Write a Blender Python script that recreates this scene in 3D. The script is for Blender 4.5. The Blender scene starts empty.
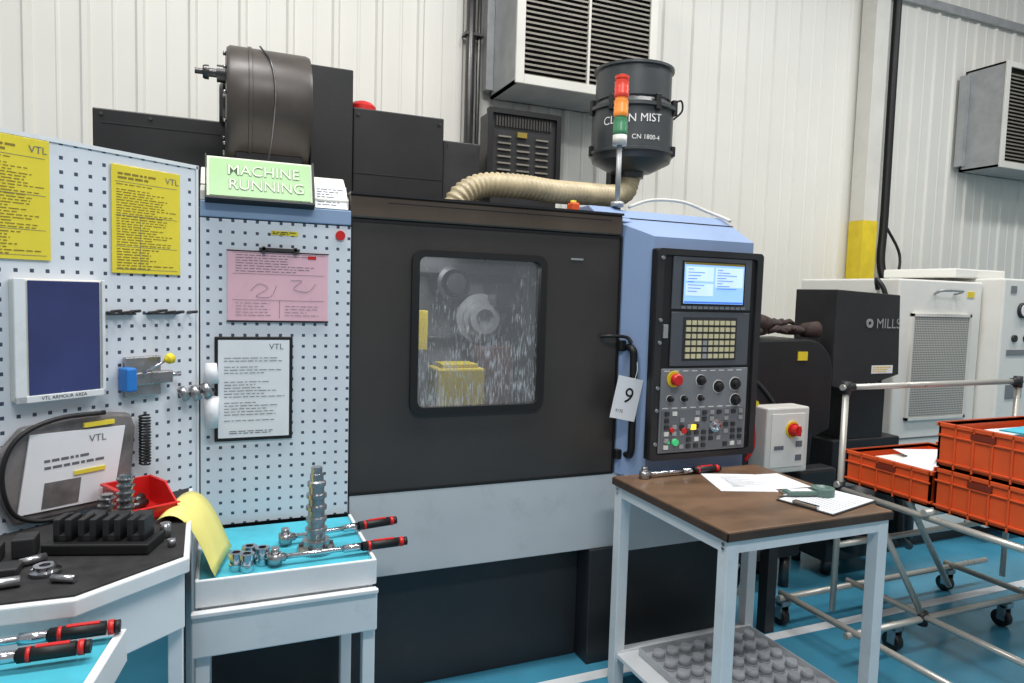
import bpy, bmesh, math, random
from mathutils import Vector, Matrix
random.seed(4)
sc=bpy.context.scene
sc.view_settings.view_transform='Standard'
def lin(c):
    r=[]
    for v in c:
        v=v/255.0
        r.append(v/12.92 if v<=0.04045 else ((v+0.055)/1.055)**2.4)
    return tuple(r)
# ---------------------------------------------------------------- materials
def mat(name,col,rough=.5,metal=0,var=.06,scale=8,bump=0,emit=0,spec=.5,trans=0,grime=0):
    m=bpy.data.materials.new(name);m.use_nodes=True;nt=m.node_tree
    b=nt.nodes['Principled BSDF'];c=lin(col)
    tc=nt.nodes.new('ShaderNodeTexCoord');n=nt.nodes.new('ShaderNodeTexNoise')
    n.inputs['Scale'].default_value=scale;n.inputs['Detail'].default_value=5
    nt.links.new(tc.outputs['Object'],n.inputs['Vector'])
    cr=nt.nodes.new('ShaderNodeValToRGB')
    cr.color_ramp.elements[0].position=.3;cr.color_ramp.elements[1].position=.7
    cr.color_ramp.elements[0].color=tuple(max(0,v*(1-var)) for v in c)+(1,)
    cr.color_ramp.elements[1].color=tuple(min(1,v*(1+var)) for v in c)+(1,)
    nt.links.new(n.outputs['Fac'],cr.inputs['Fac']);out=cr.outputs['Color']
    if grime:
        g=nt.nodes.new('ShaderNodeTexNoise');g.inputs['Scale'].default_value=7;g.inputs['Detail'].default_value=9;g.inputs['Roughness'].default_value=.72
        nt.links.new(tc.outputs['Object'],g.inputs['Vector'])
        gr=nt.nodes.new('ShaderNodeMapRange');gr.inputs[1].default_value=.54;gr.inputs[2].default_value=.75;gr.inputs[3].default_value=0;gr.inputs[4].default_value=grime
        nt.links.new(g.outputs['Fac'],gr.inputs[0])
        mx=nt.nodes.new('ShaderNodeMix');mx.data_type='RGBA';nt.links.new(gr.outputs[0],mx.inputs[0]);nt.links.new(out,mx.inputs[6])
        mx.inputs[7].default_value=lin((88,80,70))+(1,);out=mx.outputs[2]
    nt.links.new(out,b.inputs['Base Color'])
    mr=nt.nodes.new('ShaderNodeMapRange');mr.inputs[3].default_value=max(.03,rough-.1);mr.inputs[4].default_value=min(1,rough+.12)
    nt.links.new(n.outputs['Fac'],mr.inputs[0]);nt.links.new(mr.outputs[0],b.inputs['Roughness'])
    b.inputs['Metallic'].default_value=metal
    b.inputs['Specular IOR Level'].default_value=spec
    if trans:b.inputs['Alpha'].default_value=1-trans
    if bump:
        n2=nt.nodes.new('ShaderNodeTexNoise');n2.inputs['Scale'].default_value=scale*12
        nt.links.new(tc.outputs['Object'],n2.inputs['Vector'])
        bp=nt.nodes.new('ShaderNodeBump');bp.inputs['Strength'].default_value=bump;bp.inputs['Distance'].default_value=.002
        nt.links.new(n2.outputs['Fac'],bp.inputs['Height']);nt.links.new(bp.outputs['Normal'],b.inputs['Normal'])
    if emit:
        nt.links.new(out,b.inputs['Emission Color']);b.inputs['Emission Strength'].default_value=emit
    return m
def pegmat(name,base,hole,pitch,size,grime=0):
    m=mat(name,base,.45,var=.02,grime=grime);nt=m.node_tree;b=nt.nodes['Principled BSDF']
    src=b.inputs['Base Color'].links[0].from_socket
    tc=nt.nodes.new('ShaderNodeTexCoord');sx=nt.nodes.new('ShaderNodeSeparateXYZ')
    nt.links.new(tc.outputs['Object'],sx.inputs[0])
    ms=[]
    for ax in ('X','Z'):
        a=nt.nodes.new('ShaderNodeMath');a.operation='PINGPONG';a.inputs[1].default_value=pitch/2
        nt.links.new(sx.outputs[ax],a.inputs[0])
        l=nt.nodes.new('ShaderNodeMath');l.operation='LESS_THAN';l.inputs[1].default_value=size/2
        nt.links.new(a.outputs[0],l.inputs[0]);ms.append(l)
    mu=nt.nodes.new('ShaderNodeMath');mu.operation='MULTIPLY'
    nt.links.new(ms[0].outputs[0],mu.inputs[0]);nt.links.new(ms[1].outputs[0],mu.inputs[1])
    mx=nt.nodes.new('ShaderNodeMix');mx.data_type='RGBA'
    nt.links.new(mu.outputs[0],mx.inputs[0]);nt.links.new(src,mx.inputs[6]);mx.inputs[7].default_value=lin(hole)+(1,)
    nt.links.new(mx.outputs[2],b.inputs['Base Color'])
    return m
def woodmat():
    m=mat('worn_wood',(104,80,60),.38,var=.35,scale=4,grime=.55);nt=m.node_tree
    n=[x for x in nt.nodes if x.type=='TEX_NOISE'][0]
    mp=nt.nodes.new('ShaderNodeMapping');mp.inputs['Scale'].default_value=(1,2.2,1)
    nt.links.new(nt.nodes['Texture Coordinate'].outputs['Object'],mp.inputs[0]);nt.links.new(mp.outputs[0],n.inputs['Vector'])
    return m
def glassmat():
    m=bpy.data.materials.new('wet_window_glass');m.use_nodes=True;nt=m.node_tree;nt.nodes.clear()
    o=nt.nodes.new('ShaderNodeOutputMaterial');t=nt.nodes.new('ShaderNodeBsdfTransparent');g=nt.nodes.new('ShaderNodeBsdfGlossy')
    t.inputs[0].default_value=(.80,.82,.84,1);g.inputs['Roughness'].default_value=.08
    m1=nt.nodes.new('ShaderNodeMixShader');m1.inputs[0].default_value=.12
    nt.links.new(t.outputs[0],m1.inputs[1]);nt.links.new(g.outputs[0],m1.inputs[2])
    d=nt.nodes.new('ShaderNodeBsdfDiffuse');d.inputs[0].default_value=(.62,.65,.68,1)
    tc=nt.nodes.new('ShaderNodeTexCoord');mp=nt.nodes.new('ShaderNodeMapping');mp.inputs['Scale'].default_value=(1,1,.12)
    n=nt.nodes.new('ShaderNodeTexNoise');n.inputs['Scale'].default_value=170;n.inputs['Detail'].default_value=3
    nt.links.new(tc.outputs['Object'],mp.inputs[0]);nt.links.new(mp.outputs[0],n.inputs[0])
    n2=nt.nodes.new('ShaderNodeTexNoise');n2.inputs['Scale'].default_value=7;nt.links.new(tc.outputs['Object'],n2.inputs[0])
    sx=nt.nodes.new('ShaderNodeSeparateXYZ');nt.links.new(tc.outputs['Object'],sx.inputs[0])
    mr=nt.nodes.new('ShaderNodeMapRange');mr.inputs[1].default_value=1.72;mr.inputs[2].default_value=1.4;mr.inputs[3].default_value=-.10;mr.inputs[4].default_value=.035
    nt.links.new(sx.outputs['Z'],mr.inputs[0])
    ad=nt.nodes.new('ShaderNodeMath');ad.operation='ADD';nt.links.new(n.outputs['Fac'],ad.inputs[0]);nt.links.new(mr.outputs[0],ad.inputs[1])
    a2=nt.nodes.new('ShaderNodeMath');a2.operation='MULTIPLY_ADD';a2.inputs[1].default_value=.4;nt.links.new(n2.outputs['Fac'],a2.inputs[0]);nt.links.new(ad.outputs[0],a2.inputs[2])
    cr=nt.nodes.new('ShaderNodeValToRGB');cr.color_ramp.elements[0].position=.75;cr.color_ramp.elements[1].position=.96
    cr.color_ramp.elements[0].color=(.07,.07,.07,1);cr.color_ramp.elements[1].color=(.8,.8,.8,1)
    nt.links.new(a2.outputs[0],cr.inputs[0])
    m2=nt.nodes.new('ShaderNodeMixShader');nt.links.new(cr.outputs[0],m2.inputs[0]);nt.links.new(m1.outputs[0],m2.inputs[1]);nt.links.new(d.outputs[0],m2.inputs[2])
    nt.links.new(m2.outputs[0],o.inputs[0]);return m
M=dict(
 door=mat('dark_door_paint',(58,54,52),.36,var=.14,scale=2.5,bump=.2,grime=.22),
 rail=mat('bronze_grey_rail',(92,80,70),.3,metal=.35,var=.15,scale=3,grime=.2),
 band=mat('light_grey_panel',(190,193,196),.42,var=.05,scale=3,grime=.18),
 base=mat('dark_base_paint',(36,38,41),.45,var=.2,scale=3,grime=.15),
 black=mat('black_paint',(24,24,26),.45,var=.2,scale=3,grime=.1),
 blk2=mat('charcoal_paint',(38,38,40),.5,var=.15,grime=.1),
 rub=mat('black_rubber',(16,16,17),.5),
 blue=mat('blue_grey_paint',(136,157,192),.42,var=.05,scale=3,grime=.08),
 blue2=mat('pale_blue_trim',(138,160,190),.42,var=.05,grime=.1),
 white=mat('white_paint',(222,225,227),.42,var=.05,scale=5,grime=.16),
 cream=mat('cream_cabinet',(216,214,206),.45,var=.05,scale=4,grime=.1),
 whitem=mat('white_machine_paint',(228,227,220),.45,var=.03,scale=2,grime=.08),
 wall=mat('corrugated_white_steel',(228,226,218),.42,var=.04,scale=1.0),
 grille=mat('grille_steel',(56,54,51),.5),
 slat=mat('grille_slat',(132,127,118),.45,metal=.2,var=.15,grime=.3),
 galv=mat('galvanised_steel',(168,170,171),.38,metal=.4,var=.14,grime=.1),
 steel=mat('brushed_steel',(168,168,170),.28,metal=.9,var=.2,scale=20),
 chrome=mat('chrome',(205,205,210),.14,metal=1),
 dsteel=mat('dark_steel',(85,84,84),.3,metal=.8),
 tube=mat('cream_pipe',(190,188,180),.3,metal=.35,grime=.15),
 hose=mat('beige_hose',(184,170,138),.35,var=.2,grime=.2),
 orange=mat('orange_plastic',(224,88,38),.45,var=.08,grime=.1),
 red=mat('red_plastic',(200,32,30),.35),
 yel=mat('yellow_paint',(226,200,44),.5,var=.1,grime=.12),
 ylab=mat('yellow_sheet',(232,212,66),.25,var=.05),
 yprint=mat('sheet_print',(140,120,44),.5),
 pink=mat('pink_sheet',(236,188,200),.3,var=.04),
 paper=mat('white_paper',(232,234,238),.4,var=.03),
 print=mat('grey_print',(105,107,114),.6),
 green=mat('green_sheet',(164,204,144),.3,var=.05),
 gtext=mat('pale_green_text',(226,240,210),.5),
 gedge=mat('letter_outline_green',(96,136,84),.5),
 mat_c=mat('cyan_mat',(66,172,192),.6,var=.12,grime=.25),
 mat_b=mat('black_foam_mat',(32,31,32),.7,var=.6,scale=18,bump=.3,grime=.25),
 navy=mat('navy_folder',(54,62,108),.22,var=.25,scale=3),
 bluep=mat('blue_plastic',(40,120,200),.4),
 drum=mat('dark_drum_cover',(66,60,56),.38,var=.2,grime=.2),
 mist=mat('mist_collector_paint',(62,66,68),.34,var=.1,grime=.12),
 wtext=mat('white_lettering',(225,225,222),.5),
 cup=mat('clear_plastic',(196,200,204),.12,var=.15,trans=.35),
 brown=mat('glove_leather',(58,44,40),.8,var=.5,scale=30,bump=.5),
 tagm=mat('pouch_grey',(112,108,108),.22,var=.4,scale=14),
 ctl=mat('control_grey',(80,84,90),.45),
 ctl2=mat('control_panel_grey',(122,126,130),.45,var=.08),
 ctl3=mat('control_panel_midgrey',(106,110,115),.45,var=.08),
 key=mat('key_beige',(206,198,160),.5),
 keyd=mat('key_dark',(44,46,50),.5),
 gtape=mat('dark_green_plastic',(84,108,100),.4),
 inside=mat('chamber_steel',(140,141,140),.35,metal=.3,var=.45,scale=3),
 scr=mat('screen_glow',(140,182,232),.3,emit=.8,var=.02),
 scb=mat('screen_blue',(60,108,196),.3,emit=.8),
 scw=mat('screen_pale_blue',(192,216,244),.3,emit=.7),
 lr=mat('lamp_red',(212,66,50),.3,emit=.2),lo=mat('lamp_orange',(232,138,58),.3,emit=.25),lg=mat('lamp_green',(66,128,90),.3,emit=.1),
 ledy=mat('led_yellow',(255,210,60),.3,emit=1.5),ledg=mat('led_green',(60,190,115),.3,emit=.4),
 wood=woodmat(),glass=glassmat(),
 peg=pegmat('pegboard_white',(218,223,230),(64,72,92),.041,.0108,.12),
)
# ---------------------------------------------------------------- helpers
def E(name,loc=(0,0,0),rz=0):
    e=bpy.data.objects.new(name,None);bpy.context.collection.objects.link(e)
    e.location=loc;e.rotation_euler=(0,0,rz);e.empty_display_size=.1;return e
def fin(bm,p,name,m,smooth=False):
    me=bpy.data.meshes.new(name);bmesh.ops.recalc_face_normals(bm,faces=bm.faces);bm.to_mesh(me);bm.free()
    ob=bpy.data.objects.new(name,me);bpy.context.collection.objects.link(ob);me.materials.append(m)
    if smooth:
        for f in me.polygons:f.use_smooth=True
    if p:ob.parent=p
    return ob
def addbox(bm,b):
    x0,x1,y0,y1,z0,z1=b
    v=[bm.verts.new(c) for c in ((x0,y0,z0),(x1,y0,z0),(x1,y1,z0),(x0,y1,z0),(x0,y0,z1),(x1,y0,z1),(x1,y1,z1),(x0,y1,z1))]
    for f in ((0,1,2,3),(4,5,6,7),(0,1,5,4),(1,2,6,5),(2,3,7,6),(3,0,4,7)):bm.faces.new([v[i] for i in f])
def boxes(p,name,L,m,bev=0):
    bm=bmesh.new()
    for b in L:addbox(bm,b)
    ob=fin(bm,p,name,m)
    if bev:
        md=ob.modifiers.new('b','BEVEL');md.width=bev;md.segments=2
    return ob
def box(p,name,b,m,bev=.004):return boxes(p,name,[b],m,bev)
def addcyl(bm,a,b,r,r2=None,n=20):
    a=Vector(a);b=Vector(b);r2=r if r2 is None else r2
    q=(b-a).to_track_quat('Z','Y').to_matrix()
    A=[];B=[]
    for i in range(n):
        t=2*math.pi*i/n;d=q@Vector((math.cos(t),math.sin(t),0))
        A.append(bm.verts.new(a+d*r));B.append(bm.verts.new(b+d*r2))
    for i in range(n):
        f=bm.faces.new([A[i],A[(i+1)%n],B[(i+1)%n],B[i]]);f.smooth=True
    bm.faces.new(A);bm.faces.new(B)
def cyls(p,name,L,m,n=20):
    bm=bmesh.new()
    for c in L:addcyl(bm,c[0],c[1],c[2],c[3] if len(c)>3 else None,n)
    ob=fin(bm,p,name,m);return ob
def cyl(p,name,a,b,r,m,r2=None,n=24):return cyls(p,name,[(a,b,r,r2 if r2 is not None else r)],m,n)
def lathe(p,name,o,axis,prof,m,n=32):
    o=Vector(o);q=Vector(axis).to_track_quat('Z','Y').to_matrix();bm=bmesh.new();R=[]
    for d,r in prof:
        R.append([bm.verts.new(o+q@Vector((r*math.cos(2*math.pi*i/n),r*math.sin(2*math.pi*i/n),d))) for i in range(n)])
    for a,b in zip(R,R[1:]):
        for i in range(n):bm.faces.new([a[i],a[(i+1)%n],b[(i+1)%n],b[i]])
    bm.faces.new(R[0]);bm.faces.new(R[-1])
    ob=fin(bm,p,name,m,True)
    md=ob.modifiers.new('e','EDGE_SPLIT');md.split_angle=math.radians(35);return ob
def prism(p,name,pts,ax,a,b,m,bev=0):
    def c(u,v,w):
        return {'x':(w,u,v),'y':(u,w,v),'z':(u,v,w)}[ax]
    bm=bmesh.new();A=[bm.verts.new(c(u,v,a)) for u,v in pts];B=[bm.verts.new(c(u,v,b)) for u,v in pts];n=len(pts)
    for i in range(n):bm.faces.new([A[i],A[(i+1)%n],B[(i+1)%n],B[i]])
    bm.faces.new(A);bm.faces.new(B)
    ob=fin(bm,p,name,m)
    if bev:
        md=ob.modifiers.new('b','BEVEL');md.width=bev;md.segments=2
    return ob
def rr(x0,x1,z0,z1,r,n=6):
    o=[]
    for cx,cz,s in ((x1-r,z1-r,0),(x0+r,z1-r,90),(x0+r,z0+r,180),(x1-r,z0+r,270)):
        for i in range(n+1):
            t=math.radians(s+90*i/n);o.append((cx+r*math.cos(t),cz+r*math.sin(t)))
    return o
def ring(p,name,O,I,y0,y1,m):
    bm=bmesh.new();o=rr(*O);i_=rr(*I);n=len(o)
    V=[[bm.verts.new((u,y,v)) for u,v in l] for l,y in ((o,y0),(i_,y0),(i_,y1),(o,y1))]
    for k in range(4):
        a=V[k];b=V[(k+1)%4]
        for j in range(n):bm.faces.new([a[j],a[(j+1)%n],b[(j+1)%n],b[j]])
    return fin(bm,p,name,m)
def catm(P,k=10):
    P=[Vector(q) for q in P];P=[P[0]*2-P[1]]+P+[P[-1]*2-P[-2]];o=[]
    for i in range(1,len(P)-2):
        for j in range(k):
            t=j/k;a,b,c,d=P[i-1:i+3]
            o.append(.5*((2*b)+(c-a)*t+(2*a-5*b+4*c-d)*t*t+(3*b-a-3*c+d)*t**3))
    o.append(P[-2]);return o
def tube(p,name,P,r,m,k=8,n=10,ribs=None):
    pts=catm(P,k)
    if ribs:   # resample evenly so that the corrugation pitch is constant
        D=[0]
        for a,b in zip(pts,pts[1:]):D.append(D[-1]+(b-a).length)
        N=int(D[-1]/(ribs[0]/4));q=[];j=0
        for i in range(N+1):
            s=D[-1]*i/N
            while j<len(D)-2 and D[j+1]<s:j+=1
            t=(s-D[j])/max(1e-6,D[j+1]-D[j]);q.append(pts[j].lerp(pts[j+1],min(1,t)))
        pts=q
    bm=bmesh.new();R=[];up=None
    for i,q in enumerate(pts):
        d=(pts[min(i+1,len(pts)-1)]-pts[max(i-1,0)]).normalized()
        if up is None:up=d.orthogonal()
        up=(up-d*up.dot(d)).normalized();s=d.cross(up)
        rad=r*(1+ribs[1]*(1,0,-1,0)[i%4]) if ribs else r
        R.append([bm.verts.new(q+(up*math.cos(2*math.pi*j/n)+s*math.sin(2*math.pi*j/n))*rad) for j in range(n)])
    for a,b in zip(R,R[1:]):
        for j in range(n):bm.faces.new([a[j],a[(j+1)%n],b[(j+1)%n],b[j]])
    bm.faces.new(R[0]);bm.faces.new(R[-1]);return fin(bm,p,name,m,True)
def text(p,name,s,loc,size,m,rot=(math.pi/2,0,0),align='CENTER',off=0):
    cu=bpy.data.curves.new(name,'FONT');cu.body=s;cu.size=size;cu.align_x=align;cu.align_y='CENTER';cu.materials.append(m);cu.offset=off
    ob=bpy.data.objects.new(name,cu);bpy.context.collection.objects.link(ob);ob.location=loc;ob.rotation_euler=rot
    if p:ob.parent=p
    return ob
def curved_text(p,name,s,center,R,ang,z,size,m,tilt=0):
    cu=bpy.data.curves.new(name+'_c','FONT');cu.body=s;cu.size=size;cu.align_x='CENTER';cu.align_y='CENTER'
    t=bpy.data.objects.new(name+'_t',cu);bpy.context.collection.objects.link(t)
    bpy.context.view_layer.update()
    me=bpy.data.meshes.new_from_object(t.evaluated_get(bpy.context.evaluated_depsgraph_get()))
    bpy.data.objects.remove(t)
    for v in me.vertices:
        a=ang+v.co.x/R;zz=z+v.co.y+tilt*v.co.x
        v.co=(center[0]+R*math.cos(a),center[1]+R*math.sin(a),zz)
    me.materials.append(m);ob=bpy.data.objects.new(name,me);bpy.context.collection.objects.link(ob);ob.parent=p
def lines(p,name,x0,x1,z0,z1,y,n,m,h=.35,seed=0,skip=.15):
    # rows of printed words
    rnd=random.Random(seed);L=[];st=(z1-z0)/n;W=x1-x0
    for i in range(n):
        if rnd.random()<skip:continue
        z=z1-(i+.5)*st;end=x0+W*rnd.uniform(.5,1);x=x0
        while x<end:
            w=rnd.uniform(.008,.028);w=min(w,end-x)
            if w>.003:L.append((x,x+w,y-.0004,y,z-st*h/2,z+st*h/2))
            x+=w+.005
    return boxes(p,name,L,m)
# ---------------------------------------------------------------- room
bm=bmesh.new();addbox(bm,(-5,12,-6,2.5,-.1,0));fin(bm,None,'floor',mat('blue_epoxy_floor',(66,138,166),.22,var=.2,scale=2.2,grime=.2))
def corr(name,x0,x1,y,z0,z1):
    prof=[];x=x0
    while x<x1:
        prof+= [(x,0),(x+.10,0),(x+.108,-.005),(x+.12,-.005),(x+.128,0),(x+.23,0),(x+.245,-.02),(x+.275,-.02),(x+.29,0)];x+=.305
    bm=bmesh.new()
    for (a,b) in zip(prof,prof[1:]):
        if a[0]==b[0]:continue
        v=[bm.verts.new(c) for c in ((a[0],y+a[1],z0),(b[0],y+b[1],z0),(b[0],y+b[1],z1),(a[0],y+a[1],z1))];bm.faces.new(v)
    addbox(bm,(x0,x1,y+.02,y+.1,z0,z1))
    return fin(bm,None,name,M['wall'])
corr('wall_back',-5,12,2.42,0,6)
boxes(None,'wall_right',[(12,12.1,-6,2.5,0,6)],M['wall'])
boxes(None,'trim_1',[(5.95,12,2.36,2.385,4.72,4.80)],M['galv'])
boxes(None,'floor_marking',[(-5,12,-.14,-.08,0,.002),(4.5,4.56,-3,-.14,0,.002)],M['white'])
# ---------------------------------------------------------------- CNC machine
mc=E('cnc_lathe')
boxes(mc,'enclosure',[(-.066,2.31,.03,1.7,.54,.885),(-.066,2.31,.03,1.7,1.93,2.055),(-.066,.48,.03,1.7,.885,1.93),(1.63,2.31,.03,1.7,.885,1.93),(.48,1.63,.85,1.7,.885,1.93)],M['base'])
boxes(mc,'base_plinth',[(-.05,1.55,.09,1.7,0,.54),(1.55,2.3,-.02,1.7,0,.54)],M['base'],.005)
box(mc,'lower_band',(.466,2.3,-.005,.03,.54,.885),M['band'])
bx=(.715,1.275,1.21,1.85)
boxes(mc,'sliding_door',[(.466,bx[0],0,.045,.895,1.962),(bx[1],1.662,0,.045,.895,1.962),(bx[0],bx[1],0,.045,.895,bx[2]),(bx[0],bx[1],0,.045,bx[3],1.962)],M['door'])
boxes(mc,'door_edges',[(.460,.466,-.004,.05,.89,1.965),(1.655,1.665,-.008,.05,.89,1.965),(.466,1.66,-.004,.0,1.955,1.965),(.466,1.66,-.006,.03,.884,.895)],M['rub'])
box(mc,'top_rail',(.455,1.66,-.012,.05,1.968,2.058),M['rail'],.008)
boxes(mc,'rail_lip',[(.455,1.66,-.02,.3,2.056,2.066)],M['black'])
boxes(mc,'rail_black_line',[(.6,1.6,-.0125,-.012,2.03,2.034)],M['black'])  # thin black strip along the front of the rail
ring(mc,'window_gasket',(.70,1.292,1.196,1.86,.045),(.73,1.262,1.224,1.834,.03),-.016,.02,M['rub'])
prism(mc,'window_glass',rr(.728,1.264,1.222,1.836,.03),'y',.006,.010,M['glass'])
bm=bmesh.new()
x0,x1,y0,y1,z0,z1=(.5,1.61,.05,.84,.92,1.92)
for f in (((x0,y1,z0),(x1,y1,z0),(x1,y1,z1),(x0,y1,z1)),((x0,y0,z0),(x0,y1,z0),(x0,y1,z1),(x0,y0,z1)),((x1,y0,z0),(x1,y1,z0),(x1,y1,z1),(x1,y0,z1)),((x0,y0,z0),(x1,y0,z0),(x1,y1,z0),(x0,y1,z0)),((x0,y0,z1),(x1,y0,z1),(x1,y1,z1),(x0,y1,z1))):
    bm.faces.new([bm.verts.new(v) for v in f])
fin(bm,mc,'chamber_lining',M['inside'])
box(mc,'chamber_yellow_block',(.93,1.17,.38,.56,.93,1.335),M['yel'],.01)
box(mc,'chamber_yellow_cap',(.96,1.14,.40,.54,1.335,1.355),M['yel'],.004)
box(mc,'chamber_yellow_plate',(.90,.95,.62,.66,1.40,1.60),M['yel'],.006)
box(mc,'chamber_red_block',(1.22,1.42,.62,.8,.93,1.42),mat('dull_red_paint',(104,66,60),.5),.01)
lathe(mc,'chuck',(1.26,.84,1.56),(0,-1,0),[(0,.13),(.12,.13),(.125,.10),(.15,.10),(.151,.08),(.2,.08),(.201,.05),(.12,.05)],M['galv'])
lathe(mc,'turret_disc',(1.10,.84,1.74),(0,-1,0),[(0,.09),(.16,.09),(.165,.07),(.2,.05)],M['dsteel'])
boxes(mc,'spindle_guard',[(.56,.80,.5,.8,.95,1.9),(1.45,1.58,.55,.8,.95,1.9),(.9,1.5,.7,.82,1.78,1.9)],M['dsteel'],.01)
boxes(mc,'chamber_fittings',[(1.0,1.5,.78,.83,1.44,1.46),(.85,.88,.7,.8,1.2,1.8),(1.3,1.44,.6,.8,1.62,1.74)],M['dsteel'],.004)
boxes(mc,'name_plate',[(1.41,1.47,-.003,0,1.85,1.858)],M['galv'])
boxes(mc,'emblem',[(.41,.43,-.003,0,1.89,1.9)],M['yprint'])
tube(mc,'door_handle_bar',[(1.70,-.02,1.47),(1.70,-.07,1.46),(1.705,-.075,1.40),(1.71,-.075,1.1),(1.71,-.07,.99),(1.71,-.02,.98)],.017,M['rub'],n=12)
boxes(mc,'door_handle_mounts',[(1.66,1.735,-.03,.0,1.45,1.50),(1.66,1.735,-.03,0,.955,1.0)],M['rub'],.006)
tube(mc,'door_hook',[(1.57,-.01,1.515),(1.60,-.04,1.52),(1.68,-.045,1.515),(1.70,-.06,1.49)],.008,M['rub'])
bm=bmesh.new()
plan=[(1.668,.0),(1.758,-.12),(2.31,-.12),(2.31,.5),(1.668,.5)]
zt=[2.02,1.965,1.965,2.10,2.10]
B=[bm.verts.new((x,y,.885)) for x,y in plan];T=[bm.verts.new((x,y,z)) for (x,y),z in zip(plan,zt)]
for i in range(5):bm.faces.new([B[i],B[(i+1)%5],T[(i+1)%5],T[i]])
bm.faces.new(B);
m1=bm.verts.new((1.668,.12,2.10));m2=bm.verts.new((2.31,.12,2.10))
bm.faces.new([T[0],T[1],T[2],m2,m1]);bm.faces.new([m1,m2,T[3],T[4]])
fin(bm,mc,'blue_column',M['blue'])
prism(mc,'blue_cap',[(0.0,2.035),(.13,2.112),(.5,2.112),(.5,2.06),(.02,2.02)],'x',1.56,1.72,M['blue'],.004)
boxes(mc,'column_lower_step',[(1.70,2.30,-.08,.03,.54,.885)],M['band'],.005)
pb=box(mc,'perforated_front_panel',(-.066,.458,-.012,.03,.82,1.932),M['peg'],0)
box(mc,'blue_strip',(-.066,.458,-.016,.03,1.936,1.992),M['blue2'])
prism(mc,'left_top_cover',[(-.0,1.994),(.0,2.03),(.14,2.13),(.7,2.13),(.7,1.994)],'x',-.066,.452,M['cream'],.004)
cyl(mc,'red_stop_sticker',(.418,-.014,1.896),(.418,-.02,1.896),.018,M['red'])
boxes(mc,'caution_label',[(.17,.265,-.014,-.0125,1.884,1.9)],M['ylab'])
lines(mc,'caution_print',.175,.26,1.886,1.898,-.0145,2,M['rub'],.5,2,0)
lf=E('leaflet',(.385,-.012,1.994));lf.rotation_euler=(math.radians(-28),0,0)
box(lf,'sheet',(-.06,.06,-.002,0,0,.10),M['paper'],0);lines(lf,'print',-.05,.05,.01,.09,-.0022,7,M['print'],.35,8,.1)
# bench with chip tray and small drawer
tb=E('tool_tray_bench')
X0,X1,Y0,Y1=-.070,.466,-.52,-.05
box(tb,'tray_rim_front',(X0,X1,Y0-.012,Y0,.745,.828),M['white']);box(tb,'tray_rim_left',(X0,X0+.012,Y0,Y1,.745,.828),M['white']);box(tb,'tray_rim_right',(X1-.012,X1,Y0,Y1,.745,.828),M['white'])
box(tb,'tray_bottom',(X0,X1,Y0,Y1,.77,.812),M['white']);box(tb,'cyan_liner',(X0+.013,X1-.013,Y0+.002,Y1,.812,.818),M['mat_c'],0)
box(tb,'drawer_front',(X0-.01,X1,Y0-.03,Y0-.005,.60,.738),M['white'],.005)
box(tb,'drawer_body',(X0+.01,X1-.01,Y0,Y1,.61,.745),M['white'])
boxes(tb,'drawer_lip',[(X0-.01,X1,Y0-.045,Y0-.03,.728,.742)],M['white'],.003)
boxes(tb,'legs',[(X0,X0+.04,Y0,Y0+.04,0,.61),(X1-.04,X1,Y0,Y0+.04,0,.61),(X0,X0+.04,Y1-.04,Y1,0,.61),(X1-.04,X1,Y1-.04,Y1,0,.61)],M['white'],.003)
# sign
sg=E('machine_running_sign',(.135,-.045,2.0));sg.rotation_euler=(math.radians(-20),0,0)
box(sg,'acrylic_holder',(-.18,.18,-.004,.006,0,.16),M['gtext'],.002)
box(sg,'green_card',(-.17,.17,-.007,-.004,.008,.152),M['green'],0)
boxes(sg,'holder_edges',[(-.185,-.181,-.01,.01,0,.165),(.177,.185,-.01,.01,0,.165),(-.185,.185,-.012,.03,-.006,.002)],M['black'])
for nm,s_,zz,xx in (('line_a','MACHINE',.108,.01),('line_b','RUNNING',.052,.02)):
    text(sg,nm+'_outline',s_,(xx,-.0078,zz),.056,M['gedge'],off=.0012);text(sg,nm,s_,(xx,-.0095,zz),.056,M['gtext'])
pk=E('pink_form');box(pk,'sheet',(.022,.374,-.018,-.014,1.57,1.822),M['pink'],.002)
boxes(pk,'sleeve_edge',[(.02,.376,-.0195,-.018,1.565,1.571),(.02,.376,-.0195,-.018,1.82,1.824)],M['rub'])
lines(pk,'print_top',.05,.35,1.745,1.812,-.0185,7,M['print'],.22,1,0);lines(pk,'print_left',.05,.17,1.585,1.64,-.0185,5,M['print'],.15,2);lines(pk,'print_right',.22,.35,1.585,1.63,-.0185,4,M['print'],.15,6)
boxes(pk,'rules',[(.04,.36,-.0188,-.0185,z,z+.0012) for z in (1.74,1.645,1.815)]+[(.2,.2015,-.0188,-.0185,1.58,1.645)],M['print'])
boxes(pk,'stamp',[(.30,.33,-.019,-.018,1.80,1.812)],M['red'])
tube(pk,'sketch_line_a',[(.1,-.0188,1.68),(.13,-.0188,1.705),(.16,-.0188,1.69),(.12,-.0188,1.66),(.17,-.0188,1.66),(.19,-.0188,1.70)],.0006,M['print'],n=4)
tube(pk,'sketch_line_b',[(.24,-.0188,1.72),(.28,-.0188,1.72),(.25,-.0188,1.69),(.30,-.0188,1.68),(.33,-.0188,1.71)],.0006,M['print'],n=4)
boxes(pk,'clip',[(.13,.27,-.03,-.014,1.826,1.836),(.14,.15,-.03,-.014,1.815,1.84),(.25,.26,-.03,-.014,1.815,1.84)],M['dsteel'])
nt_=E('framed_notice');box(nt_,'frame',(-.02,.248,-.02,-.014,1.13,1.512),M['rub'],.003);box(nt_,'sheet',(-.008,.236,-.0215,-.019,1.143,1.50),M['paper'],0)
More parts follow.
